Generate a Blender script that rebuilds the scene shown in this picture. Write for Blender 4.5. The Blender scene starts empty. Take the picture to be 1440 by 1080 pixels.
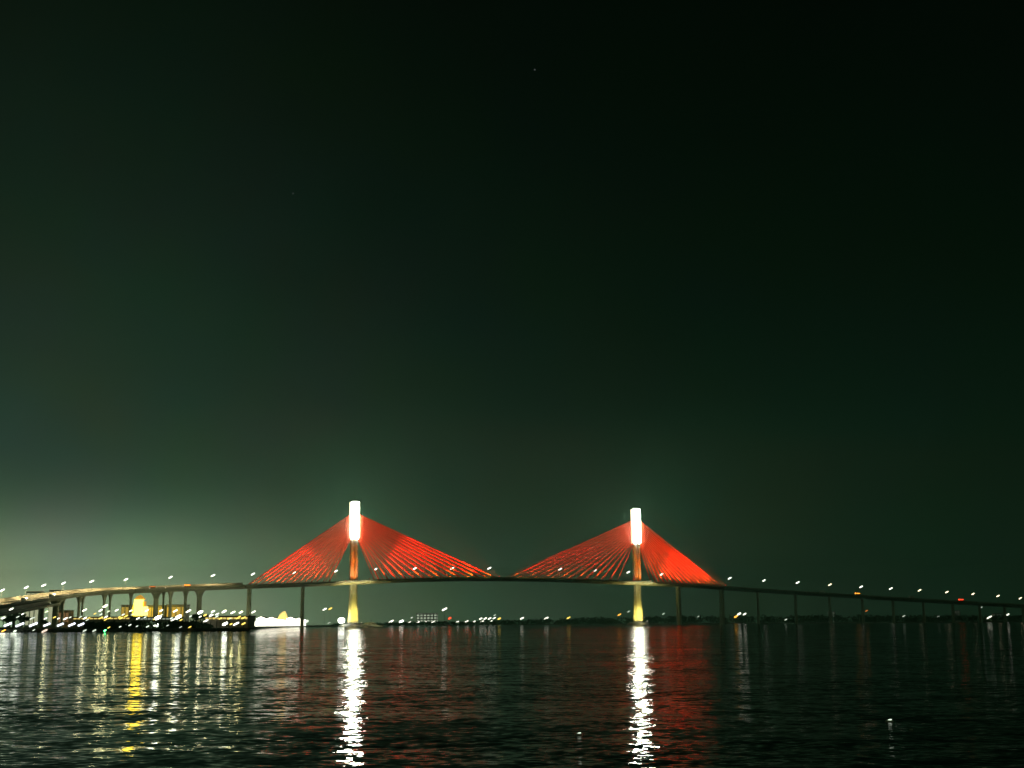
import bpy, math, random
from mathutils import Vector, Matrix

random.seed(7)
S = bpy.context.scene
COL = S.collection
R = math.radians

# ------------------------------------------------------------------ camera
CAM_H, PITCH, ROLL, FPX = 3.0, math.atan(336.5 / 1800), 0.0065, 1800.0
FW = Vector((0, math.cos(PITCH), math.sin(PITCH)))
U0 = Vector((0, -math.sin(PITCH), math.cos(PITCH)))
X0 = Vector((1, 0, 0))
CR = X0 * math.cos(ROLL) - U0 * math.sin(ROLL)
CU = X0 * math.sin(ROLL) + U0 * math.cos(ROLL)

def at(px, py, Y):
    """world point at depth Y that the survey of the photograph puts at px, py"""
    d = FW + CR * ((px - 720) / FPX) + CU * ((540 - py) / FPX)
    return Vector((0, 0, CAM_H)) + d * (Y / d.y)

cam = bpy.data.cameras.new('camera')
cam.lens, cam.sensor_width = 36 * FPX / 1440, 36
cam.clip_start, cam.clip_end = 0.1, 30000
co = bpy.data.objects.new('camera', cam)
COL.objects.link(co)
m = Matrix((CR, CU, -FW)).transposed().to_4x4()
m.translation = (0, 0, CAM_H)
co.matrix_world = m
S.camera = co

# ------------------------------------------------------------------ materials
def nodes_of(name):
    mt = bpy.data.materials.new(name)
    mt.use_nodes = True
    nt = mt.node_tree
    return mt, nt, nt.nodes['Principled BSDF']

def surf(name, col, rough=0.7, metal=0.0, scale=0.4, var=0.25, streak=1.0):
    mt, nt, b = nodes_of(name)
    N, L = nt.nodes, nt.links
    tc = N.new('ShaderNodeTexCoord')
    mp = N.new('ShaderNodeMapping'); mp.inputs['Scale'].default_value = (1, 1, streak)
    nz = N.new('ShaderNodeTexNoise'); nz.inputs['Scale'].default_value = scale
    nz.inputs['Detail'].default_value = 5; nz.inputs['Roughness'].default_value = 0.65
    rp = N.new('ShaderNodeValToRGB')
    rp.color_ramp.elements[0].position, rp.color_ramp.elements[1].position = 0.3, 0.7
    rp.color_ramp.elements[0].color = [c * (1 - var) for c in col] + [1]
    rp.color_ramp.elements[1].color = [min(1, c * (1 + var)) for c in col] + [1]
    L.new(tc.outputs['Object'], mp.inputs['Vector']); L.new(mp.outputs['Vector'], nz.inputs['Vector'])
    L.new(nz.outputs['Fac'], rp.inputs['Fac']); L.new(rp.outputs['Color'], b.inputs['Base Color'])
    b.inputs['Roughness'].default_value = rough; b.inputs['Metallic'].default_value = metal
    return mt

def glow(name, col, strength):
    mt, nt, b = nodes_of(name)
    b.inputs['Base Color'].default_value = (*[c * 0.7 for c in col], 1)
    b.inputs['Emission Color'].default_value = (*col, 1)
    b.inputs['Emission Strength'].default_value = strength
    b.inputs['Roughness'].default_value = 0.3
    return mt

def lit_windows(name, col, strength, wall, sx, sz, fill=0.6):
    """wall with a grid of lit and unlit windows, brick texture as the window grid"""
    mt, nt, b = nodes_of(name)
    N, L = nt.nodes, nt.links
    tc = N.new('ShaderNodeTexCoord')
    sp = N.new('ShaderNodeSeparateXYZ'); L.new(tc.outputs['Object'], sp.inputs[0])
    ad = N.new('ShaderNodeMath'); ad.operation = 'ADD'
    L.new(sp.outputs['X'], ad.inputs[0]); L.new(sp.outputs['Y'], ad.inputs[1])
    cb = N.new('ShaderNodeCombineXYZ')
    L.new(ad.outputs[0], cb.inputs['X']); L.new(sp.outputs['Z'], cb.inputs['Y'])
    br = N.new('ShaderNodeTexBrick'); br.offset = 0.0
    br.inputs['Scale'].default_value = 1; br.inputs['Brick Width'].default_value = sx
    br.inputs['Row Height'].default_value = sz; br.inputs['Mortar Size'].default_value = 0.22 * sz
    br.inputs['Color1'].default_value = (0, 0, 0, 1); br.inputs['Color2'].default_value = (1, 1, 1, 1)
    br.inputs['Mortar'].default_value = (0, 0, 0, 1); br.inputs['Bias'].default_value = fill * 2 - 1
    L.new(cb.outputs[0], br.inputs['Vector'])
    ml = N.new('ShaderNodeMath'); ml.operation = 'MULTIPLY'; ml.inputs[1].default_value = strength
    L.new(br.outputs['Color'], ml.inputs[0])
    b.inputs['Base Color'].default_value = (*wall, 1)
    b.inputs['Emission Color'].default_value = (*col, 1)
    L.new(ml.outputs[0], b.inputs['Emission Strength'])
    return mt

M = dict(
    concrete=surf('concrete', (0.36, 0.35, 0.32), 0.85, 0, 0.15, 0.3, 0.25),
    pale_concrete=surf('pale_concrete', (0.5, 0.5, 0.44), 0.85, 0, 0.15, 0.25, 0.25),
    dark_concrete=surf('weathered_concrete', (0.27, 0.26, 0.23), 0.9, 0, 0.15, 0.35, 0.25),
    asphalt=surf('asphalt', (0.05, 0.05, 0.05), 0.9, 0, 2),
    steel=surf('galvanised_steel', (0.3, 0.31, 0.32), 0.45, 0.8, 1.5),
    dark_steel=surf('dark_steel', (0.06, 0.06, 0.065), 0.5, 0.6, 1.5),
    cable=surf('red_lit_cable', (0.74, 0.07, 0.022), 0.55, 0, 0.3, 0.12),  # red of the floodlighting put into the cable colour
    white=surf('white_paint', (0.75, 0.75, 0.72), 0.4, 0, 0.8, 0.1),
    red_paint=surf('red_paint', (0.4, 0.03, 0.02), 0.4, 0, 0.8, 0.15),
    blue_paint=surf('dark_blue_paint', (0.03, 0.05, 0.1), 0.35, 0, 0.8, 0.15),
    rubber=surf('black_rubber', (0.02, 0.02, 0.02), 0.8),
    glass=surf('dark_glass', (0.02, 0.025, 0.03), 0.08),
    soil=surf('shore_soil', (0.12, 0.12, 0.09), 0.95, 0, 0.08, 0.4),
    rock=surf('embankment_rock', (0.14, 0.15, 0.14), 0.9, 0, 0.6, 0.5),
    foliage=surf('mangrove_foliage', (0.055, 0.10, 0.045), 0.8, 0, 0.5, 0.5),
    bark=surf('bark', (0.08, 0.06, 0.04), 0.9, 0, 2, 0.3),
    plaster=surf('pale_plaster', (0.5, 0.47, 0.4), 0.85, 0, 0.3, 0.2),
    roof=surf('grey_roof', (0.14, 0.14, 0.14), 0.7, 0, 0.5, 0.3),
    hull=surf('dark_hull_paint', (0.03, 0.03, 0.035), 0.5, 0, 0.5, 0.3),
    barge=surf('pale_barge_paint', (0.5, 0.5, 0.4), 0.7, 0, 0.3, 0.3),
)
WHITE_G = (0.92, 1.0, 0.84)
G = dict(
    crown=glow('crown_lamp', (0.88, 1.0, 0.80), 105),
    crown_end=glow('crown_end_glow', (1.0, 0.97, 0.66), 2.2),
    street=glow('street_lamp_led', (1.0, 1.0, 0.86), 4),
    street_warm=glow('street_lamp_warm', (1.0, 0.86, 0.55), 4),
    flood_blue=glow('floodlight_cool', (0.86, 0.92, 1.0), 2.2),
    flood=glow('floodlight_white', (0.95, 1.0, 0.85), 11),
    shore=glow('shore_lamp_white', (1.0, 1.0, 0.82), 3.2),
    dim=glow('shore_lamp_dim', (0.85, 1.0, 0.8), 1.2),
    dim_warm=glow('shore_lamp_dim_warm', (1.0, 0.8, 0.62), 1.3),
    shore_small=glow('shore_lamp_greenish', (0.85, 1.0, 0.78), 2.0),
    gold=glow('shore_lamp_gold', (1.0, 0.72, 0.12), 2.5),
    amber=glow('amber_lamp', (1.0, 0.45, 0.05), 3),
    orange=glow('orange_lamp', (1.0, 0.3, 0.03), 4),
    orange_dim=glow('orange_lamp_dim', (1.0, 0.3, 0.05), 1.0),
    red=glow('red_lamp', (1.0, 0.06, 0.02), 4),
    green=glow('green_lamp', (0.1, 1.0, 0.25), 22),
    head=glow('headlamp', (1.0, 1.0, 0.8), 9),
    gold_front=glow('gold_shopfront', (1.0, 0.68, 0.12), 0.38),
    gold_strip=glow('gold_light_strip', (1.0, 0.75, 0.2), 0.9),
    beacon=glow('lantern_glass', (1.0, 0.76, 0.04), 13),
    beacon_low=glow('annex_glass', (1.0, 0.85, 0.3), 1.8),
    beacon_warm=glow('lantern_roof_glass', (1.0, 0.5, 0.06), 0.6),
    hall=glow('hall_glass', (1.0, 0.97, 0.78), 6),
    hall_gold=glow('hall_gable_glass', (1.0, 0.72, 0.2), 1.5),
)

# ------------------------------------------------------------------ mesh builder
class MB:
    def __init__(self): self.v, self.f = [], []
    def add(self, vs, fs):
        b = len(self.v); self.v += [Vector(p) for p in vs]
        self.f += [[i + b for i in q] for q in fs]; return self
    def box(self, c, s, rot=None, cham=0):
        c = Vector(c); hx, hy, hz = s[0] / 2, s[1] / 2, s[2] / 2
        vs = [Vector((x, y, z)) for z in (-hz, hz) for x, y in ((-hx, -hy), (hx, -hy), (hx, hy), (-hx, hy))]
        if rot is not None: vs = [rot @ p for p in vs]
        return self.add([p + c for p in vs], [(3, 2, 1, 0), (4, 5, 6, 7), (0, 1, 5, 4), (1, 2, 6, 5), (2, 3, 7, 6), (3, 0, 4, 7)])
    def loft(self, rings, cap=True):
        n = len(rings[0]); vs = [p for r in rings for p in r]; fs = []
        for k in range(len(rings) - 1):
            for i in range(n):
                j = (i + 1) % n
                fs.append((k * n + i, k * n + j, (k + 1) * n + j, (k + 1) * n + i))
        if cap:
            fs.append(tuple(range(n - 1, -1, -1))); fs.append(tuple((len(rings) - 1) * n + i for i in range(n)))
        return self.add(vs, fs)
    def tube(self, pts, rad, n=6):
        pts = [Vector(p) for p in pts]
        if not hasattr(rad, '__len__'): rad = [rad] * len(pts)
        rings = []
        for i, p in enumerate(pts):
            t = (pts[min(i + 1, len(pts) - 1)] - pts[max(i - 1, 0)]).normalized()
            a = t.orthogonal() if abs(t.z) > 0.99 else t.cross(Vector((0, 0, 1)))
            a.normalize(); b2 = t.cross(a)
            rings.append([p + (a * math.cos(2 * math.pi * k / n) + b2 * math.sin(2 * math.pi * k / n)) * rad[i] for k in range(n)])
        return self.loft(rings)
    def pod(self, c, s, rot=None, n=10, m=6):
        """rounded elongated lamp body"""
        c = Vector(c); rings = []
        for k in range(m + 1):
            a = -math.pi / 2 + math.pi * k / m
            x = math.copysign(abs(math.sin(a)) ** 0.7, math.sin(a)); q = max(0.12, abs(math.cos(a))) ** 0.7
            ring = []
            for i in range(n):
                t = 2 * math.pi * i / n
                p = Vector((x * s[0] / 2, q * math.cos(t) * s[1] / 2, q * math.sin(t) * s[2] / 2))
                ring.append(c + (rot @ p if rot is not None else p))
            rings.append(ring)
        return self.loft(rings)
    def obj(self, name, mat, parent=None, smooth=False, bevel=0):
        me = bpy.data.meshes.new(name)
        me.from_pydata([tuple(p) for p in self.v], [], self.f)
        me.materials.append(mat); me.update()
        import bmesh
        bm = bmesh.new(); bm.from_mesh(me)
        bmesh.ops.recalc_face_normals(bm, faces=bm.faces)
        if bevel:
            bmesh.ops.bevel(bm, geom=bm.edges[:], offset=bevel, segments=2, affect='EDGES', clamp_overlap=True)
        bm.to_mesh(me); bm.free()
        if smooth: me.shade_smooth()
        o = bpy.data.objects.new(name, me); COL.objects.link(o)
        if parent is not None:
            o.parent = parent
        return o

def tag(o, label=None, cat=None, group=None, kind=None):
    for k, v in (('label', label), ('category', cat), ('group', group), ('kind', kind)):
        if v: o[k] = v
    return o

def empty(name, loc, rz=0):
    o = bpy.data.objects.new(name, None); o.empty_display_size = 2
    o.location = loc; o.rotation_euler = (0, 0, rz)
    COL.objects.link(o); return o

def dup(root, loc, rz=0):
    r = root.copy(); COL.objects.link(r); r.location = loc; r.rotation_euler = (0, 0, rz)
    for ch in list(root.children):
        c = ch.copy(); COL.objects.link(c); c.parent = r
        for g in list(ch.children):
            d = g.copy(); COL.objects.link(d); d.parent = c
    return r

ORD = ['zeroth', 'first', 'second', 'third', 'fourth', 'fifth', 'sixth', 'seventh', 'eighth', 'ninth', 'tenth', 'eleventh',
       'twelfth', 'thirteenth', 'fourteenth', 'fifteenth', 'sixteenth', 'seventeenth', 'eighteenth', 'nineteenth', 'twentieth']
def nth(i):
    return ORD[i] if i < len(ORD) else ('twenty-' + ORD[i - 20] if i < 30 else ('thirtieth' if i == 30 else 'thirty-' + ORD[i - 30]))

def spot(loc, target, watts, col, angle, blend=0.6, radius=0.6, parent=None):
    l = bpy.data.lights.new('flood_lamp', 'SPOT')
    l.energy, l.color, l.spot_size, l.spot_blend, l.shadow_soft_size = watts, col, R(angle), blend, radius
    o = bpy.data.objects.new('flood_lamp', l); COL.objects.link(o)
    o.location = loc
    o.rotation_euler = (Vector(target) - Vector(loc)).to_track_quat('-Z', 'Y').to_euler()
    if parent is not None: o.parent = parent
    return o

# ------------------------------------------------------------------ world: night sky with the city's glow low on the left
w = bpy.data.worlds.new('World'); S.world = w; w.use_nodes = True
nt = w.node_tree; N, L = nt.nodes, nt.links
N.clear()
def math_(op, a, b=None, c=None, clamp=False):
    n = N.new('ShaderNodeMath'); n.operation = op; n.use_clamp = clamp
    for i, v in enumerate((a, b, c)):
        if v is None: continue
        if hasattr(v, 'links') or hasattr(v, 'node'): L.new(v, n.inputs[i])
        else: n.inputs[i].default_value = v
    return n.outputs[0]
def vscale(col, fac):
    n = N.new('ShaderNodeVectorMath'); n.operation = 'SCALE'
    n.inputs[0].default_value = col; L.new(fac, n.inputs['Scale']); return n.outputs[0]
def vadd(a, b):
    n = N.new('ShaderNodeVectorMath'); n.operation = 'ADD'; L.new(a, n.inputs[0]); L.new(b, n.inputs[1]); return n.outputs[0]
tc = N.new('ShaderNodeTexCoord'); sp = N.new('ShaderNodeSeparateXYZ'); L.new(tc.outputs['Generated'], sp.inputs[0])
el = math_('ABSOLUTE', math_('ARCSINE', sp.outputs['Z']))
az = math_('ARCTAN2', sp.outputs['X'], sp.outputs['Y'])
def expfall(deg, gain=1.0): return math_('MULTIPLY', math_('EXPONENT', math_('MULTIPLY', el, -1 / R(deg))), gain)
def lobe(c, wdt, p):
    return math_('DIVIDE', 1.0, math_('ADD', 1.0, math_('POWER', math_('DIVIDE', math_('ABSOLUTE', math_('SUBTRACT', az, R(c))), R(wdt)), p)))
GLOW = dict(base=0.85, wide=1.0, core=1.0)
base = vscale((0.0003, 0.0100, 0.0042), expfall(13, GLOW['base']))
wide = vscale((0.060, 0.116, 0.074), math_('MULTIPLY', expfall(8.5, GLOW['wide']), lobe(-25, 18, 3)))
core = vscale((0.60, 0.80, 0.46), math_('MULTIPLY', math_('EXPONENT', math_('MULTIPLY', math_('MULTIPLY', el, el), -1 / R(3.15) ** 2)), lobe(-21, 10.5, 3.5)))
sky = N.new('ShaderNodeTexSky'); sky.sky_type = 'NISHITA'; sky.sun_disc = False
sky.sun_elevation = R(-6); sky.sun_rotation = R(200)
nsk = N.new('ShaderNodeVectorMath'); nsk.operation = 'SCALE'; L.new(sky.outputs[0], nsk.inputs[0]); nsk.inputs['Scale'].default_value = 0.01
back = vscale((0.08, 0.11, 0.045), math_('MULTIPLY', expfall(14), lobe(180, 75, 6)))   # added fill glow behind the viewer that brightens the bridge fronts
back2 = vscale((0.08, 0.11, 0.045), math_('MULTIPLY', expfall(14), lobe(-180, 75, 6)))
tot = vadd(vadd(vadd(base, wide), vadd(core, nsk.outputs[0])), vadd(back, back2))
# faint blotchy variation of the thin cloud
nz = N.new('ShaderNodeTexNoise'); nz.inputs['Scale'].default_value = 9; nz.inputs['Detail'].default_value = 3
L.new(tc.outputs['Generated'], nz.inputs['Vector'])
vs = N.new('ShaderNodeVectorMath'); vs.operation = 'MULTIPLY_ADD'
L.new(nz.outputs['Color'], vs.inputs[0]); vs.inputs[1].default_value = (0.75, 0.45, 0.6); vs.inputs[2].default_value = (0.62, 0.78, 0.7)
mu = N.new('ShaderNodeVectorMath'); mu.operation = 'MULTIPLY'; L.new(tot, mu.inputs[0]); L.new(vs.outputs[0], mu.inputs[1])
tot = mu.outputs[0]
for sx_, sy_, st in ((752, 98, 0.05), (412, 272, 0.025)):       # two faint stars
    d = (at(sx_, sy_, 1000) - Vector((0, 0, CAM_H))).normalized()
    dp = N.new('ShaderNodeVectorMath'); dp.operation = 'DOT_PRODUCT'
    L.new(tc.outputs['Generated'], dp.inputs[0]); dp.inputs[1].default_value = d
    tot = vadd(tot, vscale((0.9, 1, 1), math_('MULTIPLY', math_('GREATER_THAN', dp.outputs['Value'], math.cos(0.0007)), st)))
bg = N.new('ShaderNodeBackground'); L.new(tot, bg.inputs['Color']); bg.inputs['Strength'].default_value = 1.0
wo = N.new('ShaderNodeOutputWorld'); L.new(bg.outputs[0], wo.inputs['Surface'])

# ------------------------------------------------------------------ haze
HAZE = 1.6e-4
hz = MB().box((0, 2700, 115), (7800, 6400, 250)).obj('haze', (hm := bpy.data.materials.new('haze_air')))
hm.use_nodes = True; hm.node_tree.nodes.clear()
pv = hm.node_tree.nodes.new('ShaderNodeVolumePrincipled')
pv.inputs['Color'].default_value = (0.42, 1.0, 0.70, 1); pv.inputs['Density'].default_value = HAZE
pv.inputs['Anisotropy'].default_value = 0.1
ho = hm.node_tree.nodes.new('ShaderNodeOutputMaterial'); hm.node_tree.links.new(pv.outputs[0], ho.inputs['Volume'])
tag(hz, kind='stuff')

# ------------------------------------------------------------------ water
wm, nt2, wb = nodes_of('sea_water')
N2, L2 = nt2.nodes, nt2.links
wb.inputs['Base Color'].default_value = (0.004, 0.009, 0.008, 1)
wb.inputs['Roughness'].default_value = 0.045; wb.inputs['IOR'].default_value = 1.33
tc2 = N2.new('ShaderNodeTexCoord'); acc = None
WAVES = ((1 / 6.5, 1 / 4.0, 0.10, 2), (1 / 1.3, 1 / 1.0, 0.18, 2), (3.2, 4.4, 0.24, 3))
for i, (fx, fy, amp, det) in enumerate(WAVES):
    mp = N2.new('ShaderNodeMapping'); mp.inputs['Scale'].default_value = (fx, fy, 1); mp.inputs['Rotation'].default_value = (0, 0, R((8, -11, 5)[i]))
    mp.inputs['Location'].default_value = (17.3 * i, 5.1 * i, 2.7 * i)
    nz2 = N2.new('ShaderNodeTexNoise'); nz2.inputs['Scale'].default_value = 1; nz2.inputs['Detail'].default_value = det
    nz2.inputs['Roughness'].default_value = 0.5
    L2.new(tc2.outputs['Object'], mp.inputs['Vector']); L2.new(mp.outputs['Vector'], nz2.inputs['Vector'])
    sb = N2.new('ShaderNodeVectorMath'); sb.operation = 'SUBTRACT'; sb.inputs[1].default_value = (0.5, 0.5, 0.5)
    L2.new(nz2.outputs['Color'], sb.inputs[0])
    ml = N2.new('ShaderNodeVectorMath'); ml.operation = 'MULTIPLY'; ml.inputs[1].default_value = (amp * 0.85, amp * 1.15, 0)
    L2.new(sb.outputs[0], ml.inputs[0])
    if acc is None: acc = ml.outputs[0]
    else:
        a2 = N2.new('ShaderNodeVectorMath'); a2.operation = 'ADD'; L2.new(acc, a2.inputs[0]); L2.new(ml.outputs[0], a2.inputs[1]); acc = a2.outputs[0]
# gusts: patches of rougher and calmer water
mg = N2.new('ShaderNodeMapping'); mg.inputs['Scale'].default_value = (1 / 38, 1 / 17, 1); mg.inputs['Rotation'].default_value = (0, 0, R(6))
ng = N2.new('ShaderNodeTexNoise'); ng.inputs['Scale'].default_value = 1; ng.inputs['Detail'].default_value = 4; ng.inputs['Roughness'].default_value = 0.62
L2.new(tc2.outputs['Object'], mg.inputs['Vector']); L2.new(mg.outputs['Vector'], ng.inputs['Vector'])
rg = N2.new('ShaderNodeMapRange'); rg.inputs['From Min'].default_value = 0.34; rg.inputs['From Max'].default_value = 0.66
rg.inputs['To Min'].default_value = 0.45; rg.inputs['To Max'].default_value = 1.75; L2.new(ng.outputs['Fac'], rg.inputs['Value'])
ag = N2.new('ShaderNodeVectorMath'); ag.operation = 'SCALE'; L2.new(acc, ag.inputs[0]); L2.new(rg.outputs['Result'], ag.inputs['Scale']); acc = ag.outputs[0]
up = N2.new('ShaderNodeVectorMath'); up.operation = 'ADD'; up.inputs[1].default_value = (0, -0.011, 1); L2.new(acc, up.inputs[0])
nm = N2.new('ShaderNodeVectorMath'); nm.operation = 'NORMALIZE'; L2.new(up.outputs[0], nm.inputs[0])
L2.new(nm.outputs[0], wb.inputs['Normal'])
dk = N2.new('ShaderNodeBsdfDiffuse'); dk.inputs['Color'].default_value = (0.004, 0.009, 0.008, 1)   # dark mixed in evenly to dim reflections, for wave shadowing
mx = N2.new('ShaderNodeMixShader'); mx.inputs['Fac'].default_value = 0.38
L2.new(wb.outputs[0], mx.inputs[1]); L2.new(dk.outputs[0], mx.inputs[2])
L2.new(mx.outputs[0], nt2.nodes['Material Output'].inputs['Surface'])
tag(MB().add([(-3800, -400, 0), (3800, -400, 0), (3800, 5800, 0), (-3800, 5800, 0)], [(0, 1, 2, 3)]).obj('water', wm), kind='structure')

# ------------------------------------------------------------------ bridge axis
A = Vector((-184.0, 1490, 0)); B = Vector((154.0, 1610, 0)); AB = B - A
UX = AB.normalized(); VX = Vector((-UX.y, UX.x, 0))        # along the deck, away from the camera
UROT = math.atan2(UX.y, UX.x)
def s_of(px):
    q = (px - 720) / 1831
    return (q * A.y - A.x) / (AB.x - AB.y * q)
TOP = [(-60, 857.5), (0, 848.5), (30, 844), (60, 840), (100, 834), (130, 831.3), (180, 829), (240, 826.5), (300, 824), (350, 822.3), (400, 820.7), (460, 818.3),
       (497, 816.6), (540, 814.6), (590, 813), (640, 812), (700, 812), (760, 812.8), (800, 814), (850, 815.8), (897, 817.5), (940, 819.5),
       (980, 822), (1010, 824.3), (1060, 827.8), (1120, 831.5), (1180, 835.3), (1240, 839), (1300, 842.5), (1360, 846), (1440, 850.2), (1520, 854)]
BEND = [(-60, 1120), (0, 1203), (10, 1215), (44, 1270), (68, 1310), (95, 1345), (133, 1380), (180, 1406)]
def interp(tab, x):
    if x <= tab[0][0]: (x0, y0), (x1, y1) = tab[0], tab[1]
    else:
        for (x0, y0), (x1, y1) in zip(tab, tab[1:]):
            if x <= x1: break
    return y0 + (y1 - y0) * (x - x0) / (x1 - x0)
def smooth(tab, x, h=14):
    return (interp(tab, x - h) + 2 * interp(tab, x) + interp(tab, x + h)) / 4
def axis(px):
    """deck centre-line point (top of parapet level) for a station of the survey"""
    if px >= 180: Y = (A + AB * s_of(px)).y
    else: Y = interp(BEND, px)
    return at(px, smooth(TOP, px), Y)
def frame(px):
    p = axis(px); t = axis(px + 3) - axis(px - 3); t.z = 0; t.normalize()
    return p, t, Vector((-t.y, t.x, 0))

def sweep(mb, stations, prof):
    rings = []
    for px in stations:
        p, t, v = frame(px)
        rings.append([p + v * a + Vector((0, 0, z)) for a, z in prof])
    return mb.loft(rings)

GIRDER = [(-12.4, -1.1), (12.4, -1.1), (12.4, -1.8), (6.5, -4.4), (-6.5, -4.4), (-12.4, -1.8)]
def deck_parts(root, stations, name='deck'):
    d = sweep(MB(), stations, GIRDER).obj(name, M['dark_concrete'], root)
    for sgn in (-1, 1):
        sweep(MB(), stations, [(sgn * 12.35, -1.15), (sgn * 11.95, -1.15), (sgn * 12.0, 0), (sgn * 12.3, 0)]).obj('parapet', M['dark_concrete'], root)
    sweep(MB(), stations, [(-11.9, -1.096), (11.9, -1.096), (11.9, -1.13), (-11.9, -1.13)]).obj('road_surface', M['asphalt'], root)
    return d

def rng(a, b, st):
    n = max(1, round((b - a) / st)); return [a + (b - a) * i / n for i in range(n + 1)]

def pier(root, px, width, off=0, thick=None, zb=-2, cap=True):
    p, t, v = frame(px)
    thick = thick or width
    zt = p.z - 4.3; c = Vector((p.x, p.y, 0)) + v * off
    mb = MB()
    def ring(z, a, b): return [c + t * (a * sx) + v * (b * sy) + Vector((0, 0, z)) for sx, sy in
                               ((-.5, -.3), (-.3, -.5), (.3, -.5), (.5, -.3), (.5, .3), (.3, .5), (-.3, .5), (-.5, .3))]
    rings = [ring(zb, width * 1.08, thick * 1.1), ring(zt - 7, width, thick)]
    rings += [ring(zt - 3, width * 1.5, thick * 1.7), ring(zt, width * 2.3, thick * 2.6)] if cap else [ring(zt, width, thick)]
    mb.loft(rings)
    return mb.obj('pier', M['dark_concrete' if root is left_v else 'pale_concrete'], root)

# ------------------------------------------------------------------ main bridge
left_v = None
bridge = empty('cable_stayed_bridge', (0, 0, 0))
tag(bridge, 'long cable-stayed bridge with two white-crowned pylons and red-lit stay cables', 'bridge')
deck_parts(bridge, rng(344, 1014, 8))
for px, wd in ((351, 4.2), (426, 3.4), (953.5, 4.2), (1014, 4.2)):
    pier(bridge, px, wd, 0, wd * 2, cap=False)

def ubox(c, u, v): return lambda a, b, z: Vector((c.x, c.y, 0)) + UX * a + VX * b + Vector((0, 0, z))
fixtures = []
def fixture(loc, aim, s=1.0, mat=None, parent=None):
    """yoke-mounted floodlight: housing plus lens"""
    q = (Vector(aim) - Vector(loc)).to_track_quat('-Z', 'Y').to_matrix()
    mb = MB().box(Vector(loc) + q @ Vector((0, 0, 0.55 * s)), (1.5 * s, 1.1 * s, 0.7 * s), q)
    mb.tube([Vector(loc) + q @ Vector((0, 0, 0.5 * s)), Vector(loc) + Vector((0, 0, -1.0 * s))], 0.12 * s, 5)
    h = mb.obj('floodlight', M['dark_steel'], parent)
    MB().box(Vector(loc) + q @ Vector((0, 0, 0.12 * s)), (1.3 * s, 0.9 * s, 0.12 * s), q).obj('lens', mat or G['flood'], h)
    return h

def make_pylon(c):
    P = ubox(c, UX, VX)
    def ring(z, a, b, ch=0.28):
        a /= 2; b /= 2; k = min(a, b) * ch * 2
        return [P(*q, z) for q in ((-a, -b + k), (-a + k, -b), (a - k, -b), (a, -b + k), (a, b - k), (a - k, b), (-a + k, b), (-a, b - k))]
    mb = MB().loft([ring(2.2, 12.2, 9), ring(14, 10.8, 8), ring(32, 9.2, 6.8), ring(49, 8.4, 6.2)])
    # mast over the deck: grooved front and back
    def gring(z, a, b, g=0.9):
        a /= 2; b /= 2
        return [P(*q, z) for q in ((-a, -b + 1), (-a + 1, -b), (-g, -b), (-g * .6, -b + 1.6), (g * .6, -b + 1.6), (g, -b), (a - 1, -b), (a, -b + 1),
                                   (a, b - 1), (a - 1, b), (g, b), (g * .6, b - 1.6), (-g * .6, b - 1.6), (-g, b), (-a + 1, b), (-a, b - 1))]
    mb.loft([gring(49, 9.4, 7.2), gring(74, 8.9, 6.6), gring(99.6, 8.4, 6.2)])
    py = mb.obj('pylon', M['concrete'], bridge)
    MB().loft([ring(-3, 31, 27, .5), ring(0.7, 31, 27, .5), ring(3.4, 23, 20, .5), ring(3.6, 22, 19, .5)]).obj('pile_cap', M['concrete'], py)
    cr = MB().loft([ring(99.6, 9.6, 6.4), ring(101.2, 10.4, 6.8), ring(141.4, 10.4, 6.8), ring(143.8, 8.0, 5.6)]).obj('lantern_crown', M['concrete'], py)
    for sv in (-1, 1):
        pn = MB()
        for k in range(8):                                    # eight stacked light boxes per face
            za, zb = 100.2 + k * 5.35, 100.2 + k * 5.35 + 5.30
            wa = 8.6 if k in (0, 7) else 9.6
            pn.loft([[P(-wa / 2, sv * 3.3, za), P(wa / 2, sv * 3.3, za), P(wa / 2, sv * 3.3, zb), P(-wa / 2, sv * 3.3, zb)],
                     [P(-wa / 2, sv * 4.0, za), P(wa / 2, sv * 4.0, za), P(wa / 2, sv * 4.0, zb), P(-wa / 2, sv * 4.0, zb)]])
        pn.obj('lamp_panel', G['crown'], cr)
    for su in (-1, 1):  # end faces are dimly lit concrete; glow panels put that light in
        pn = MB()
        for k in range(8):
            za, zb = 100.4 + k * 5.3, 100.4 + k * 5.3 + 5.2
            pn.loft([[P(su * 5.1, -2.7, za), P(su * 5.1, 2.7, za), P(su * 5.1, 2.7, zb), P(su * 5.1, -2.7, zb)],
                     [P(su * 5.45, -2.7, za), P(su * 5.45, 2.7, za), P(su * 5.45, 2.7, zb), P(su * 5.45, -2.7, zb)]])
        pn.obj('end_face_glow', G['crown_end'], cr)
    mc = MB().loft([ring(143.8, 6, 4.4), ring(144.6, 5.4, 4)]); mc.tube([P(0, 0, 144.5), P(0, 0, 148)], [0.3, 0.12])
    mc.obj('roof_cap', M['dark_steel'], py)
    return py, P
pyl = []
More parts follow.
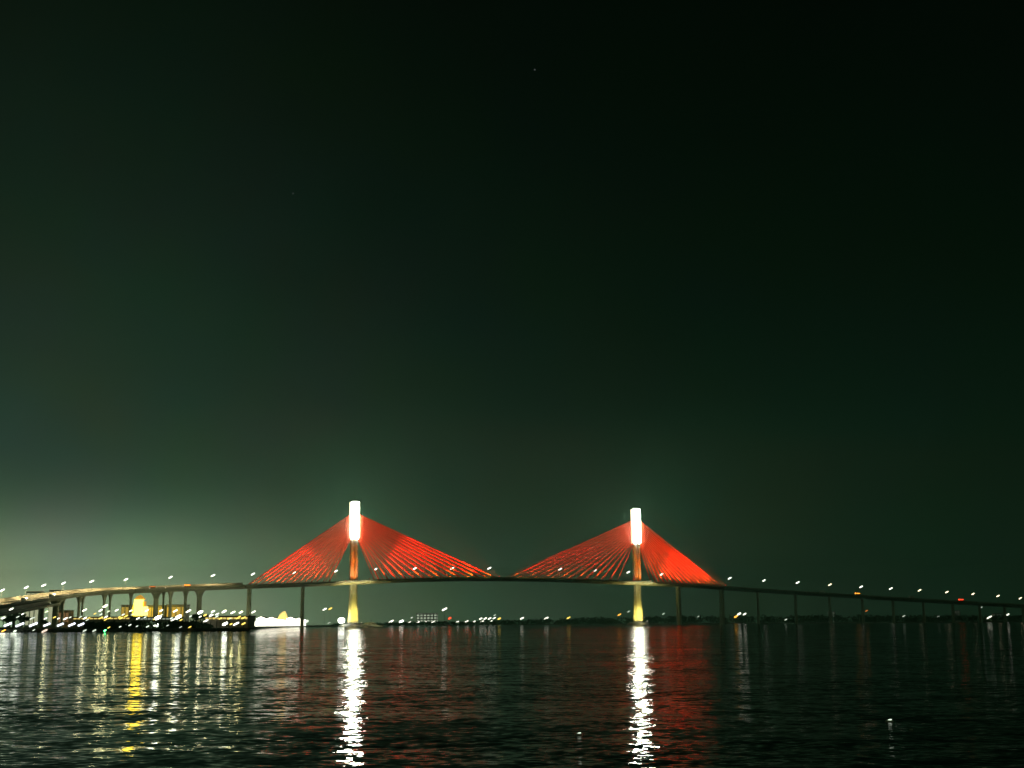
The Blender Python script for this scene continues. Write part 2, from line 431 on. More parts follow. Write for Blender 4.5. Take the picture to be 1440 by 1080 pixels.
for c, prof in ((A, 0), (B, 1)):
    py, P = make_pylon(c)
    zd = axis(497 if prof == 0 else 897).z
    pyl.append((py, P, zd))
    # white-yellow uplights on the pile cap
    for a, b in ((-8.0, -12.5), (0, -14.0), (8.0, -12.5)):
        lo = P(a, b * 0.72, 4.9); ai = P(a * 0.35, 0, 18)
        fixture(lo, ai, 1.0, G['flood'], py)
        spot(lo, ai, 70000, (1.0, 0.82, 0.16), 110, 0.7, 0.5, py)
    lo = P(0, -17, 9.0); spot(lo, P(0, -11, 0), 5200, (1.0, 0.92, 0.5), 130, 0.5, 0.4, fixture(lo, P(0, -11, 0), 0.6, G['flood'], py))  # extra downlight added to brighten the pile cap
    # orange uplights on the deck, lighting the mast
    for a in (-4, 4):
        lo = P(a, -14.0, zd + 0.6); ai = P(a * 0.4, -3, zd + 12)
        hb = fixture(lo, ai, 0.8, G['amber'], py)
        MB().tube([P(a, -12.3, zd - 1.2), P(a, -14.0, zd - 0.3)], 0.14, 5).obj('bracket', M['steel'], hb)
        spot(lo, ai, 26000, (1.0, 0.19, 0.012), 84, 0.5, 0.5, py)
        spot(lo, P(a * 0.3, -3, zd + 34), 90000, (1.0, 0.12, 0.008), 36, 0.8, 0.5, py)
    # bracket lights that wash the deck edge and the underside by the pylon
    for a in (-9, 0, 9):
        lo = P(a, -18.5, zd - 3.2); ai = P(a * 1.3, -10, zd - 2.6)
        hb = fixture(lo, ai, 0.6, G['flood'], py)
        MB().tube([P(a, -12.3, zd - 1.6), P(a, -18.5, zd - 3.6)], 0.14, 5).obj('bracket', M['steel'], hb)
        spot(lo, ai, 26000, (1.0, 0.92, 0.45), 112, 0.6, 0.4, py)

# stay cables: 14 per half fan, two planes
FANS = [(0, 347.5, 459.5), (0, 694, 530), (1, 711, 863), (1, 1009, 921)]   # tower, outermost, innermost station
far_rest = MB(); nparts = 0
order = []
for fi, (ti, px0, px1) in enumerate(FANS):
    for k in range(14):
        order.append((fi, ti, px0 + (px1 - px0) * k / 13, k, -1))
for fi, (ti, px0, px1) in enumerate(FANS):
    for k in range(14):
        order.append((fi, ti, px0 + (px1 - px0) * k / 13, k, 1))
CR_R = ((0.54, 0.32), (0.80, 0.48), (0.45, 0.30), (0.66, 0.74))
for fi, ti, px, k, side in order:
    p, t, v = frame(px); py, P, zd = pyl[ti]
    lo = p + v * (side * 11.2) + Vector((0, 0, -0.9))
    sg = -1 if fi in (0, 2) else 1
    hi = P(sg * 4.2, side * 2.0, 128.5 - 2.1 * k)
    mb = MB() if (side < 0 or k < 11) else far_rest
    cr = CR_R[fi][side > 0]
    mb.tube([lo, hi], cr, 6)
    d = (hi - lo).normalized(); mb.tube([lo, lo + d * 3.0], cr * 1.4, 6)
    if mb is not far_rest:
        mb.obj('stay_cable', M['cable'], bridge)
tag(far_rest.obj('stay_cables', M['cable'], bridge), kind='stuff')

# red floodlights on outriggers beside the deck that light the fans, and orange ones at the anchorages
RED = [(800000, 1400000), (1700000, 2300000), (560000, 1000000), (1900000, 2500000)]
for fi, (ti, px0, px1) in enumerate(FANS):
    py, P, zd = pyl[ti]
    sg = -1 if fi in (0, 2) else 1
    p_in = P(sg * 14, -21, frame(px1)[0].z + 0.6)
    f0, t0, v0 = frame(px0)
    p_out = f0 + v0 * -21 + Vector((0, 0, 0.6))
    for lo, dr, pw in ((p_in, UX * sg + VX * 0.10, RED[fi][0]), (p_out, UX * -sg + VX * 0.08, RED[fi][1])):
        ai = lo + (dr.normalized() * math.cos(R(27)) + Vector((0, 0, math.sin(R(27))))) * 50
        hb = MB().tube([lo - VX * -8.8 + Vector((0, 0, -1.9)), lo + Vector((0, 0, -1.0))], 0.16, 5).obj('bracket', M['steel'], bridge)
        fixture(lo, ai, 0.9, G['red'], hb)
        spot(lo, ai, pw, (1.0, 0.07, 0.02), 54, 0.85, 0.8, bridge)
    for k in range(0, 14, 2):
        p, t, v = frame(px0 + (px1 - px0) * (k + 0.5) / 13)
        lo = p + v * -15.0 + Vector((0, 0, 0.5))
        hi = P(sg * 5.2, -2.4, 122 - 2.1 * k)
        ai = lo + ((hi - p).normalized() + v * 0.45 + Vector((0, 0, 0.25))) * 20
        hb = MB().tube([p + v * -12.2 + Vector((0, 0, -1.5)), lo + Vector((0, 0, -0.6))], 0.13, 5).obj('bracket', M['steel'], bridge)
        fixture(lo, ai, 0.5, G['amber'], hb)
        spot(lo, ai, 24000, (1.0, 0.95, 0.12), 90, 0.7, 0.4, bridge)

# ------------------------------------------------------------------ approach viaducts
left_v = empty('approach_viaduct', (0, 0, 0))
tag(left_v, 'curving pale-edged approach viaduct on many piers above the lit left shore', 'viaduct')
stL = rng(-60, 180, 8) + rng(190, 343.4, 12)
deck_parts(left_v, stL)
sweep(MB(), stL, [(11.0, -1.0), (11.3, -1.0), (11.3, 2.9), (11.0, 2.9)]).obj('raised_parapet', M['plaster'], left_v)  # far parapet raised into a wall so it catches the lamp light
for px, wd, off in ((281, 5.0, 0), (262, 3.0, 4), (240, 3.0, -4), (231, 1.9, 5), (220, 5.0, -2), (185, 2.4, 4), (158, 1.8, 4), (145, 2.2, -4),
                    (121, 1.8, 4), (108, 2.2, -4), (94, 1.8, 4), (77, 4.6, -2), (57, 2.2, -3), (37, 2.4, 3), (14, 2.4, 0), (316, 0, 0)):
    if wd: pier(left_v, px, wd, off, wd * 1.2, zb=0.5)
right_v = empty('approach_viaduct', (0, 0, 0))
tag(right_v, 'dark straight approach viaduct descending to the right edge beyond the cable stays', 'viaduct')
deck_parts(right_v, rng(1014.6, 1500, 15))
for px in (1065, 1118, 1166, 1212, 1255, 1298, 1339, 1377, 1412, 1438, 1470):
    pier(right_v, px, 1.9, 0, 4.6, zb=-2, cap=False)

ramp = empty('ramp_viaduct', (0, 0, 0))
tag(ramp, 'lower slip road ramp lit yellow below the left end of the viaduct', 'ramp')
rp_ = [at(x, y, d) for x, y, d in ((-50, 866, 1080), (-20, 861.5, 1130), (0, 858, 1165), (20, 854.5, 1205), (40, 851, 1248), (58, 847.5, 1290))]
def ramp_ring(i, prof):
    t = rp_[min(i + 1, 5)] - rp_[max(i - 1, 0)]; t.z = 0; t.normalize(); v = Vector((-t.y, t.x, 0))
    return [rp_[i] + v * (a - 13) + Vector((0, 0, z)) for a, z in prof]
for nm_, prof, mt in (('deck', [(-5, -1), (5, -1), (5, -1.6), (3, -3), (-3, -3), (-5, -1.6)], 'dark_concrete'),
                      ('parapet', [(-5, -1), (-4.7, -1), (-4.7, 0), (-5, 0)], 'concrete'),
                      ('raised_parapet', [(4.5, -1), (4.8, -1), (4.8, 2.4), (4.5, 2.4)], 'plaster')):  # same raised far wall on the ramp
    MB().loft([ramp_ring(i, prof) for i in range(6)]).obj(nm_, M[mt], ramp)
for i in (0, 2, 4):
    t = rp_[min(i + 1, 5)] - rp_[max(i - 1, 0)]; t.z = 0; t.normalize(); v = Vector((-t.y, t.x, 0))
    c = rp_[i] - v * 13
    MB().tube([(c.x, c.y, 0.5), (c.x, c.y, c.z - 6), (c.x, c.y, c.z - 2.9)], [1.1, 1.1, 2.4], 8).obj('pier', M['dark_concrete'], ramp)

# ------------------------------------------------------------------ street lamps on the bridge
def make_lamp(h, L_, W_, tilt, mat):
    r = empty('street_lamp', (0, 0, 0))
    MB().tube([(0, 0, -0.1), (0, 0, h - 1.5), (0.25, 0, h - 0.6)], [0.22, 0.14, 0.1], 6).obj('pole', M['steel'], r)
    q = Matrix.Rotation(-R(tilt), 3, 'Y')
    MB().pod((0.3, 0, h), (L_, W_, W_ * 0.8), q).obj('lamp_head', mat, r, True)
    MB().tube([Vector((0.3, 0, h)) + q @ Vector((-L_ * .3, 0, W_ * .44)), Vector((0.3, 0, h)) + q @ Vector((L_ * .3, 0, W_ * .44))], [0.2, 0.2], 5).obj('lamp_hood', M['dark_steel'], r)
    return r
LAMPS = [(10, 830), (44, 826), (68, 823), (95, 820), (133, 817.3), (180.5, 814.8), (239.5, 811.5), (299.5, 809), (356, 807), (413.5, 805.3), (473, 803),
         (529, 800.4), (584.5, 799.2), (637.5, 799), (690, 798.8), (790, 800), (839, 802), (886.5, 804.3), (933.5, 807.3), (1029.5, 813),
         (1078, 816), (1125.5, 819), (1171, 822), (1215, 825), (1257, 827.5), (1297.5, 830), (1336, 832.5), (1373, 835), (1408, 838), (1439.5, 841.2)]
proto = make_lamp(13.2, 4.9, 1.75, 27, G['street'])
protow = make_lamp(13.2, 4.9, 1.75, 27, G['street_warm'])
used = set(); nl, nm2, nr = 0, 0, 0
for i, (px, py_) in enumerate(LAMPS):
    p, t, v = frame(px)
    src = protow if px in (1171,) or px > 1290 else proto
    z = p.z - 1.1
    head = at(px, py_, p.y)
    loc = Vector((p.x, p.y, head.z - 13.2))
    loc = loc + v * 6.0
    jr = UROT * 0.3 + random.uniform(-.35, .35)
    if src.name in used: o = dup(src, loc, jr)
    else: o = src; o.location = loc; o.rotation_euler = (0, 0, UROT * 0.3); used.add(src.name)
    if px < 490: nl += 1; lab = 'lit deck lamp left of the left pylon, %s from the left edge' % nth(nl)
    elif px < 890: nm2 += 1; lab = 'lit deck lamp between the pylons, %s right of the left pylon' % nth(nm2)
    else: nr += 1; lab = 'lit deck lamp beyond the right pylon, %s from that pylon' % nth(nr)
    if px < 330: spot(head + Vector((0, 0, -1.2)), Vector((p.x, p.y, z)) + v * 10, (17000 if px > 200 else 30000) if px > 110 else 46000, (1.0, 0.80, 0.36), 150, 0.5, 0.3)
    tag(o, lab, 'street lamp', 'street lamps along the bridge deck')

# ------------------------------------------------------------------ vehicles on the deck
def make_vehicle(kind, body_mat, front=None, rear=None):
    r = empty('box_truck' if kind == 'truck' else 'car', (0, 0, 0))
    if kind == 'truck':
        MB().box((-1.0, 0, 2.45), (6.2, 2.4, 2.7)).obj('cargo_box', body_mat, r, bevel=0.06)
        MB().add([(2.3, -1.15, .6), (4.2, -1.15, .6), (4.2, -1.15, 1.7), (3.8, -1.15, 2.7), (2.3, -1.15, 2.7), (2.3, 1.15, .6), (4.2, 1.15, .6), (4.2, 1.15, 1.7), (3.8, 1.15, 2.7), (2.3, 1.15, 2.7)],
                 [(0, 1, 2, 3, 4), (9, 8, 7, 6, 5), (0, 5, 6, 1), (1, 6, 7, 2), (2, 7, 8, 3), (3, 8, 9, 4), (4, 9, 5, 0)]).obj('cab', M['white'], r)
        MB().box((0, 0, 0.85), (8.0, 1.0, 0.35)).obj('chassis', M['dark_steel'], r)
        wx, wr, top = (-3.0, 3.2), 0.5, 4.0
    else:
        MB().loft([[(x, sy * w_, z) for sy, z in ((-1, z0), (1, z0), (1, z1), (-1, z1))] for x, w_, z0, z1 in
                   ((-2.2, .8, .45, .95), (-1.9, .9, .3, 1.0), (-1.4, .88, .3, 1.45), (0.3, .85, .3, 1.5), (1.1, .88, .3, 1.0), (2.0, .86, .3, .85), (2.25, .75, .4, .7))]).obj('body', body_mat, r, bevel=0.04)
        wx, wr, top = (-1.35, 1.35), 0.33, 1.4
    for x in wx:
        for y in (-0.85, 0.85):
            MB().tube([(x, y - .14, wr), (x, y + .14, wr)], wr, 12).obj('wheel', M['rubber'], r)
    q = Matrix.Rotation(-R(27), 3, 'Y')
    if front is not None:
        for y in (-.7, .7): MB().pod((wx[1] + 1.05, y, top - 0.2 if kind == 'truck' else 0.8), (2.2, 0.9, 0.9), q).obj('headlight', front, r, True)
    if rear is not None:
        MB().box((-4.2, 0, 3.0) if kind == 'truck' else (-2.3, 0, 1.0), (0.25, 2.2, 1.6 if kind == 'truck' else 0.5)).obj('tail_light', rear, r)
        MB().box((-1.0, -1.28, 2.9) if kind == 'truck' else (-1.2, -.9, 1.3), (5.6 if kind == 'truck' else 1.6, 0.1, 0.9)).obj('marker_light', rear, r)
    return r
VEH = [(215, 'truck', 'red_paint', None, 'orange_dim', 'box truck with dim red-orange marker lights on the left viaduct deck'),
       (264, 'truck', 'red_paint', None, 'orange', 'box truck with bright orange marker lights on the left viaduct deck'),
       (206, 'car', 'white', 'head', None, 'car with white headlights just left of the dim red-orange truck'),
       (228, 'car', 'blue_paint', 'head', None, 'car with white headlights between the two orange-lit trucks'),
       (257, 'car', 'white', 'head', None, 'car with white headlights just behind the bright orange truck'),
       (62, 'truck', 'white', 'head', None, 'white truck with glaring headlights on the bend of the left viaduct'),
       (22, 'truck', 'white', 'head', None, 'white truck with headlights at the far left end of the viaduct'),
       (1202, 'truck', 'blue_paint', None, 'orange', 'truck with orange marker lights on the dark right viaduct'),
       (1347, 'truck', 'red_paint', None, 'red', 'truck with red tail lights on the dark right viaduct'),
       (1152, 'truck', 'white', None, None, 'unlit pale box truck on the dark right viaduct under the street lamps'),
       (1277, 'truck', 'white', None, None, 'unlit pale box truck on the right viaduct, nearer the right edge')]
for px, kd, bm_, fr, re, lab in VEH:
    p, t, v = frame(px)
    o = make_vehicle(kd, M[bm_], G[fr] if fr else None, G[re] if re else None)
    o.location = p + v * -8 + Vector((0, 0, -1.09)); o.rotation_euler = (0, 0, math.atan2(t.y, t.x))
    tag(o, lab, 'truck' if kd == 'truck' else 'car', 'vehicles on the bridge')

# ------------------------------------------------------------------ shores
def land(name, outline, zt, mat):
    n = len(outline)
    vs = [(x, y, zt) for x, y in outline] + [(x * 1.0, y - 3, -2) for x, y in outline]
    MBx = MB().add(vs, [tuple(range(n))] + [(i, i + n, (i + 1) % n + n, (i + 1) % n) for i in range(n)])
    return tag(MBx.obj(name, mat), kind='structure')
def gx(px, Y): return (px - 720) / 1831 * Y
land('shore_ground', [(gx(-500, 640), 640), (gx(-60, 640), 640), (gx(120, 655), 655), (gx(200, 690), 690), (gx(290, 640), 640), (gx(335, 625), 625), (gx(346, 680), 680), (gx(352, 800), 800),
                      (gx(366, 1100), 1100), (gx(395, 1500), 1500), (gx(428, 1650), 1650), (gx(470, 1800), 1800), (gx(470, 2300), 2300), (gx(470, 2390), 2390), (-2900, 2390), (-2900, 640)], 1.6, M['soil'])
land('far_shore_ground', [(gx(380, 2400), 2400), (gx(700, 2380), 2380), (gx(900, 2250), 2250), (gx(1100, 2100), 2100), (gx(1300, 1950), 1950), (gx(1560, 1700), 1700), (3000, 1700), (3000, 4500), (-2900, 4500), (-2900, 2400)], 1.2, M['soil'])

# rock revetment along the left shore
rv = MB()
for i in range(620):
    px = random.uniform(-40, 349); Y = interp([(-60, 640), (120, 655), (200, 690), (290, 640), (349, 610)], px) + random.uniform(-3.5, 1)
    c = Vector((gx(px, Y), Y, random.uniform(0, 1.5))); s = random.uniform(.5, 1.3)
    q = Matrix.Rotation(random.uniform(0, 6), 3, 'Z') @ Matrix.Rotation(random.uniform(-.6, .6), 3, 'X')
    rv.pod(c, (s * 1.4, s, s * .8), q, 6, 3)
tag(rv.obj('rock_revetment', M['rock']), kind='stuff')

def leaf_mass(name, items, per, leaf, mat):
    """leaf-sized faces through the volume of many low crowns, read as one belt"""
    mb = MB()
    for c, rx, ry, rz in items:
        for _ in range(per):
            a, b_ = random.uniform(0, 2 * math.pi), math.acos(random.uniform(-.4, 1)); r_ = random.uniform(.55, 1.0)
            p = c + Vector((rx * math.sin(b_) * math.cos(a), ry * math.sin(b_) * math.sin(a), rz * math.cos(b_))) * r_
            d1 = Vector((random.gauss(0, 1), random.gauss(0, 1), random.gauss(0, 1))).normalized(); d2 = d1.orthogonal().normalized()
            s = leaf * random.uniform(.5, 1.3)
            mb.add([p - d1 * s, p + d2 * s * .5, p + d1 * s, p - d2 * s * .5], [(0, 1, 2, 3)])
    return tag(mb.obj(name, mat), kind='stuff')
belt = []
for i in range(420):
    px = random.uniform(470, 1500)
    shore = interp([(380, 2400), (700, 2380), (900, 2250), (1100, 2100), (1300, 1950), (1560, 1700)], px)
    Y = shore + random.uniform(6, 60)
    top = interp([(470, 2.0), (560, 4), (640, 4.5), (700, 6), (760, 8), (860, 9), (960, 11), (1100, 10), (1250, 8.5), (1500, 6.5)], px) * random.uniform(.7, 1.15)
    belt.append((Vector((gx(px, Y), Y, 1.0 + top * .45)), random.uniform(9, 16), 8, top * .75))
leaf_mass('mangrove_belt', belt, 26, 3.2, M['foliage'])
scrub = []
for i in range(150):
    px = random.uniform(122, 290); Y = random.uniform(668, 715) + (20 if 150 < px < 240 else 0)
    scrub.append((Vector((gx(px, Y), Y, 2.2)), random.uniform(2.5, 5), 3, random.uniform(1.8, 3.6) * (0.55 if px > 280 or px < 90 else 1)))
leaf_mass('shore_scrub', scrub, 60, 0.9, M['foliage'])

def make_tree(h, cr, seed):
    rnd = random.Random(seed); r = empty('shore_tree', (0, 0, 0))
    tb = MB().tube([(0, 0, -.2), (.2, 0, h * .35), (.1, .2, h * .62)], [h * .035, h * .026, h * .015], 7)
    cl = []
    for k in range(6):
        a = k * 1.05 + rnd.random(); e = Vector((math.cos(a) * cr * .6, math.sin(a) * cr * .6, h * rnd.uniform(.6, .88)))
        tb.tube([(.1, .1, h * .5), e], [h * .014, h * .006], 5); cl.append(e)
    cl.append(Vector((0, 0, h * .85)))
    tb.obj('trunk', M['bark'], r)
    mb = MB()
    for e in cl:
        for _ in range(70):
            d = Vector((rnd.gauss(0, 1), rnd.gauss(0, 1), rnd.gauss(0, .7))).normalized() * cr * .48 * rnd.uniform(.4, 1)
            d1 = Vector((rnd.gauss(0, 1), rnd.gauss(0, 1), rnd.gauss(0, 1))).normalized(); d2 = d1.orthogonal().normalized(); s = rnd.uniform(.3, .75) * h / 9
            p = e + d; mb.add([p - d1 * s, p + d2 * s * .5, p + d1 * s, p - d2 * s * .5], [(0, 1, 2, 3)])
    mb.obj('crown', M['foliage'], r)
    return r
for i, (px, Y, h) in enumerate(((6, 800, 8), (15, 820, 9.5), (24, 840, 10), (32, 850, 8.5), (60, 780, 5.5), (285, 900, 9), (272, 1000, 10))):
    o = make_tree(h, h * .42, i); o.location = (gx(px, Y), Y, 1.6)
    tag(o, ('leafy tree under the left end of the viaduct, %s from the left' % nth(i + 1)) if i < 5 else
        ('dark leafy tree beside the thick viaduct pier, %s of the pair' % ('right one' if i == 5 else 'left one')), 'tree', 'trees on the left shore')

# ------------------------------------------------------------------ buildings
def building(name, x0, x1, ytop, Y, depth, wall, label, cat='building', roof='flat', glazing=None, rows=(0.2, 0.85), base=1.6, group=None, ncol=0):
    a, b = gx(x0, Y), gx(x1, Y); zt = at((x0 + x1) / 2, ytop, Y).z; wd = b - a; h = zt - base
    r = empty(name, ((a + b) / 2, Y, base))
    if roof == 'gable':
        MB().box((0, depth / 2, h * .35), (wd, depth, h * .7)).obj('wall', wall, r)
        k = wd / 2 + .4; MB().add([(-k, -.4, h * .7), (0, -.4, h), (k, -.4, h * .7), (-k, depth + .4, h * .7), (0, depth + .4, h), (k, depth + .4, h * .7)],
                                  [(0, 2, 1), (3, 4, 5), (0, 1, 4, 3), (1, 2, 5, 4), (2, 0, 3, 5)]).obj('roof', M['roof'], r)
        hw = h * .7
    else:
        MB().box((0, depth / 2, h / 2 - .3), (wd, depth, h - .6)).obj('wall', wall, r)
        MB().box((0, depth / 2, h - .3), (wd + .8, depth + .8, .6)).obj('roof', M['roof'] if Y != 2100 else glow('glowing_roof_slab', (.95, 1, .62), .42), r)  # light on the pale blocks' roof put in as emission
        hw = h - .6
    if glazing:
        nc = ncol or max(1, round(wd / 5)); z0, z1 = hw * rows[0], hw * rows[1]
        for i in range(nc):
            cx = -wd / 2 + wd * (i + .5) / nc
            f = MB().box((cx, -.06, (z0 + z1) / 2), (wd / nc * .86, .12, z1 - z0)).obj('window_frame', M['roof'], r)
            MB().box((cx, -.14, (z0 + z1) / 2), (wd / nc * .78, .08, (z1 - z0) * .92)).obj('pane', glazing, f)
    tag(r, label, cat, group)
    return r
building('shop_building', 167, 183.5, 850.5, 1500, 18, M['plaster'], 'low golden-lit shopfront left of the bright lantern tower', glazing=G['gold_front'], rows=(.05, .95), ncol=3)
building('shop_building', 204, 228, 851, 1540, 18, M['plaster'], 'low golden-lit shopfront right of the bright lantern tower', glazing=G['gold_front'], rows=(.05, .95), ncol=4)
building('shop_building', 231, 258.5, 850, 1540, 18, M['plaster'], 'low golden-lit shopfront behind the pair of slim piers', glazing=G['gold_front'], rows=(.05, .95), ncol=4)
building('brick_building', 79, 94, 858, 1500, 16, surf('brown_plaster', (.3, .2, .12), .9), 'brownish low building under the viaduct behind the wide pier', glazing=glow('brown_lit_glass', (.9, .5, .25), .16), rows=(.3, .9), ncol=3)
building('office_block', 32, 51, 831, 2100, 20, M['plaster'], glazing=glow('pale_facade_glow', (.95, 1, .62), .5), rows=(.02, .99), ncol=3, label='pale block whose dim top shows above the left viaduct bend')  # lit facade put in as glowing panes
building('office_block', 64, 79, 829, 2100, 20, M['plaster'], glazing=glow('facade_glow', (.95, 1, .62), .5), rows=(.02, .99), ncol=2, label='narrower pale block above the viaduct, right of the other pale block')  # facade light put in as glow here too
building('apartment_block', 583, 612.5, 862, 2450, 24, lit_windows('apartment_windows', (.85, 1, .72), .55, (.2, .2, .17), 6.5, 5.0, .85), 'pale apartment block with rows of lit windows on the far shore under the main span', base=1.2)
building('harbour_shed', 1164.5, 1172.5, 859.8, 2150, 10, lit_windows('shed_windows', (.9, 1, .85), .12, (.3, .3, .28), 4, 6, .9), 'small dim pale shed on the dark far shore below the right viaduct', base=1.2)
building('harbour_shed', 1340, 1349, 858.5, 2050, 10, lit_windows('shed_glow', (.9, 1, .8), .05, (.3, .3, .28), 4, 6, .9), 'faint shed on the dark far shore under the red-lit truck', base=1.2)
building('harbour_shed', 1398, 1408, 862.5, 2000, 10, lit_windows('shed_faint', (.8, 1, .9), .05, (.3, .3, .28), 4, 6, .9), 'faint low shed beside the bright lamp near the right edge', base=1.2)
building('warehouse', 286, 346, 865.8, 705, 20, M['plaster'], 'long low warehouse with a yellow strip of lights left of the bright hall', glazing=G['gold_strip'], rows=(.78, .95), ncol=12)
building('warehouse', 100, 180, 867.2, 900, 20, M['plaster'], 'long low warehouse with lit yellow eaves under the left viaduct', glazing=G['gold_strip'], rows=(.84, .97), ncol=14)
building('warehouse', 184, 246, 867.6, 950, 20, M['plaster'], 'low warehouse with pale lit eaves right of the lantern tower', glazing=glow('pale_eaves', (.9, 1, .8), .3), rows=(.8, .97), ncol=12)

# lantern tower: tall glazed tower with a pointed warm roof
tw = empty('lantern_tower', (gx(191, 1500), 1500, 1.6))
W1 = gx(195.5, 1500) - gx(185, 1500)
z1 = at(190, 843, 1500).z - 1.6; z0 = at(190, 866, 1500).z - 1.6; zp = at(192, 836.5, 1500).z - 1.6
MB().box((0, 4, z0 / 2), (W1 + 5, 10, z0)).obj('plinth', M['plaster'], tw)
sh = MB().box((-.6, 4, (z0 + z1) / 2), (W1, 8, z1 - z0)).obj('glazed_shaft', G['beacon'], tw)
MB().box((W1 * .5 + 3.0, 4, z0 + (z1 - z0) * .29), (4.6, 6, (z1 - z0) * .55)).obj('annex', G['beacon_low'], tw)
MB().loft([[(-W1 / 2 - .3, -.3, z1 + .1), (W1 / 2 + 1.6, -.3, z1 + .1), (W1 / 2 + 1.6, 8.3, z1 + .1), (-W1 / 2 - .3, 8.3, z1 + .1)],
           [(-W1 / 2 + 1, 2, z1 + (zp - z1) * .6), (W1 / 2 - .4, 2, z1 + (zp - z1) * .6), (W1 / 2 - .4, 6, z1 + (zp - z1) * .6), (-W1 / 2 + 1, 6, z1 + (zp - z1) * .6)],
           [(.2, 3.6, zp), (1.4, 3.6, zp), (1.4, 4.4, zp), (.2, 4.4, zp)]]).obj('roof', G['beacon_warm'], tw)
MB().box((W1 * .5 + 1.8, 4, z1 * .78), (2.6, 5, z1 * .3)).obj('side_screen', G['beacon_warm'], tw)
tag(tw, 'tall glowing yellow-white lantern tower beneath the left viaduct', 'tower')

# brightly lit terminal hall with a golden gable
Yh = 1700
hl = empty('terminal_hall', (gx(386, Yh), Yh, 1.6))
def hx(px): return gx(px, Yh) - gx(386, Yh)
def hzz(py): return at(386, py, Yh).z - 1.6
roofs = MB()
bays = [(350, 358, 873), (358, 372, 867.3), (372, 386, 868), (386, 400, 871), (400, 412, 868), (412, 423.5, 869.5)]
for i, (a, b, yt) in enumerate(bays):
    zt = hzz(yt); xa, xb = hx(a) + .2, hx(b) - .2
    wl = MB().add([(xa, 0, 0), (xb, 0, 0), (xb, 0, zt * .8), ((xa + xb) / 2, 0, zt), (xa, 0, zt * .8), (xa, 26, 0), (xb, 26, 0), (xb, 26, zt * .8), ((xa + xb) / 2, 26, zt), (xa, 26, zt * .8)],
             [(0, 1, 2, 3, 4), (9, 8, 7, 6, 5), (0, 5, 6, 1), (1, 6, 7, 2), (4, 9, 5, 0)]).obj('glazed_bay', G['hall'], hl)
    roofs.add([(xa - .3, -.6, zt * .8), ((xa + xb) / 2, -.6, zt + .15), (xb + .3, -.6, zt * .8), (xa - .3, 27, zt * .8), ((xa + xb) / 2, 27, zt + .15), (xb + .3, 27, zt * .8),
               (xa - .3, -.6, zt * .8 + .3), ((xa + xb) / 2, -.6, zt + .5), (xb + .3, -.6, zt * .8 + .3), (xa - .3, 27, zt * .8 + .3), ((xa + xb) / 2, 27, zt + .5), (xb + .3, 27, zt * .8 + .3)],
              [(0, 3, 4, 1), (1, 4, 5, 2), (6, 7, 10, 9), (7, 8, 11, 10), (0, 1, 7, 6), (1, 2, 8, 7), (3, 9, 10, 4), (4, 10, 11, 5), (0, 6, 9, 3), (2, 5, 11, 8)])
roofs.obj('roof', M['white'], hl)
MB().loft([[(hx(386), 8, hzz(871)), (hx(400), 8, hzz(871)), (hx(400), 16, hzz(871)), (hx(386), 16, hzz(871))],
           [(hx(389), 9, hzz(864)), (hx(397.5), 9, hzz(863)), (hx(397.5), 15, hzz(863)), (hx(389), 15, hzz(864))],
           [(hx(393), 11, hzz(860)), (hx(396), 11, hzz(859.6)), (hx(396), 13, hzz(859.6)), (hx(393), 13, hzz(860))]]).obj('golden_gable', G['hall_gold'], hl)
tag(hl, 'wide dazzling white-lit waterfront hall with a golden gable left of the left pylon', 'hall')

# ------------------------------------------------------------------ lamps on the shores
def make_shore_lamp(h, L_, W_, mat, kind):
    r = empty('flood_mast' if kind == 'flood' else 'lamp_post', (0, 0, 0))
    MB().tube([(0, 0, -.2), (0, 0, h - W_ * .4)], [.16, .1], 6).obj('pole', M['dark_steel'], r)
    q = Matrix.Rotation(-R(22 if kind == 'flood' else 27), 3, 'Y')
    if kind == 'flood':
        hd = MB().box((0, .3, h), (L_, .4, W_ * 1.05), q).obj('lamp_housing', M['dark_steel'], r)
        for k in (-1, 0, 1):
            MB().pod(Vector((0, 0, h)) + q @ Vector((k * L_ * .31, -.1, 0)), (L_ * .36, .5, W_), q, 8, 4).obj('lamp_panel', mat, hd, True)
    else:
        MB().pod((0, 0, h), (L_, W_ * .9, W_), q).obj('lamp_head', mat, r, True)
    return r
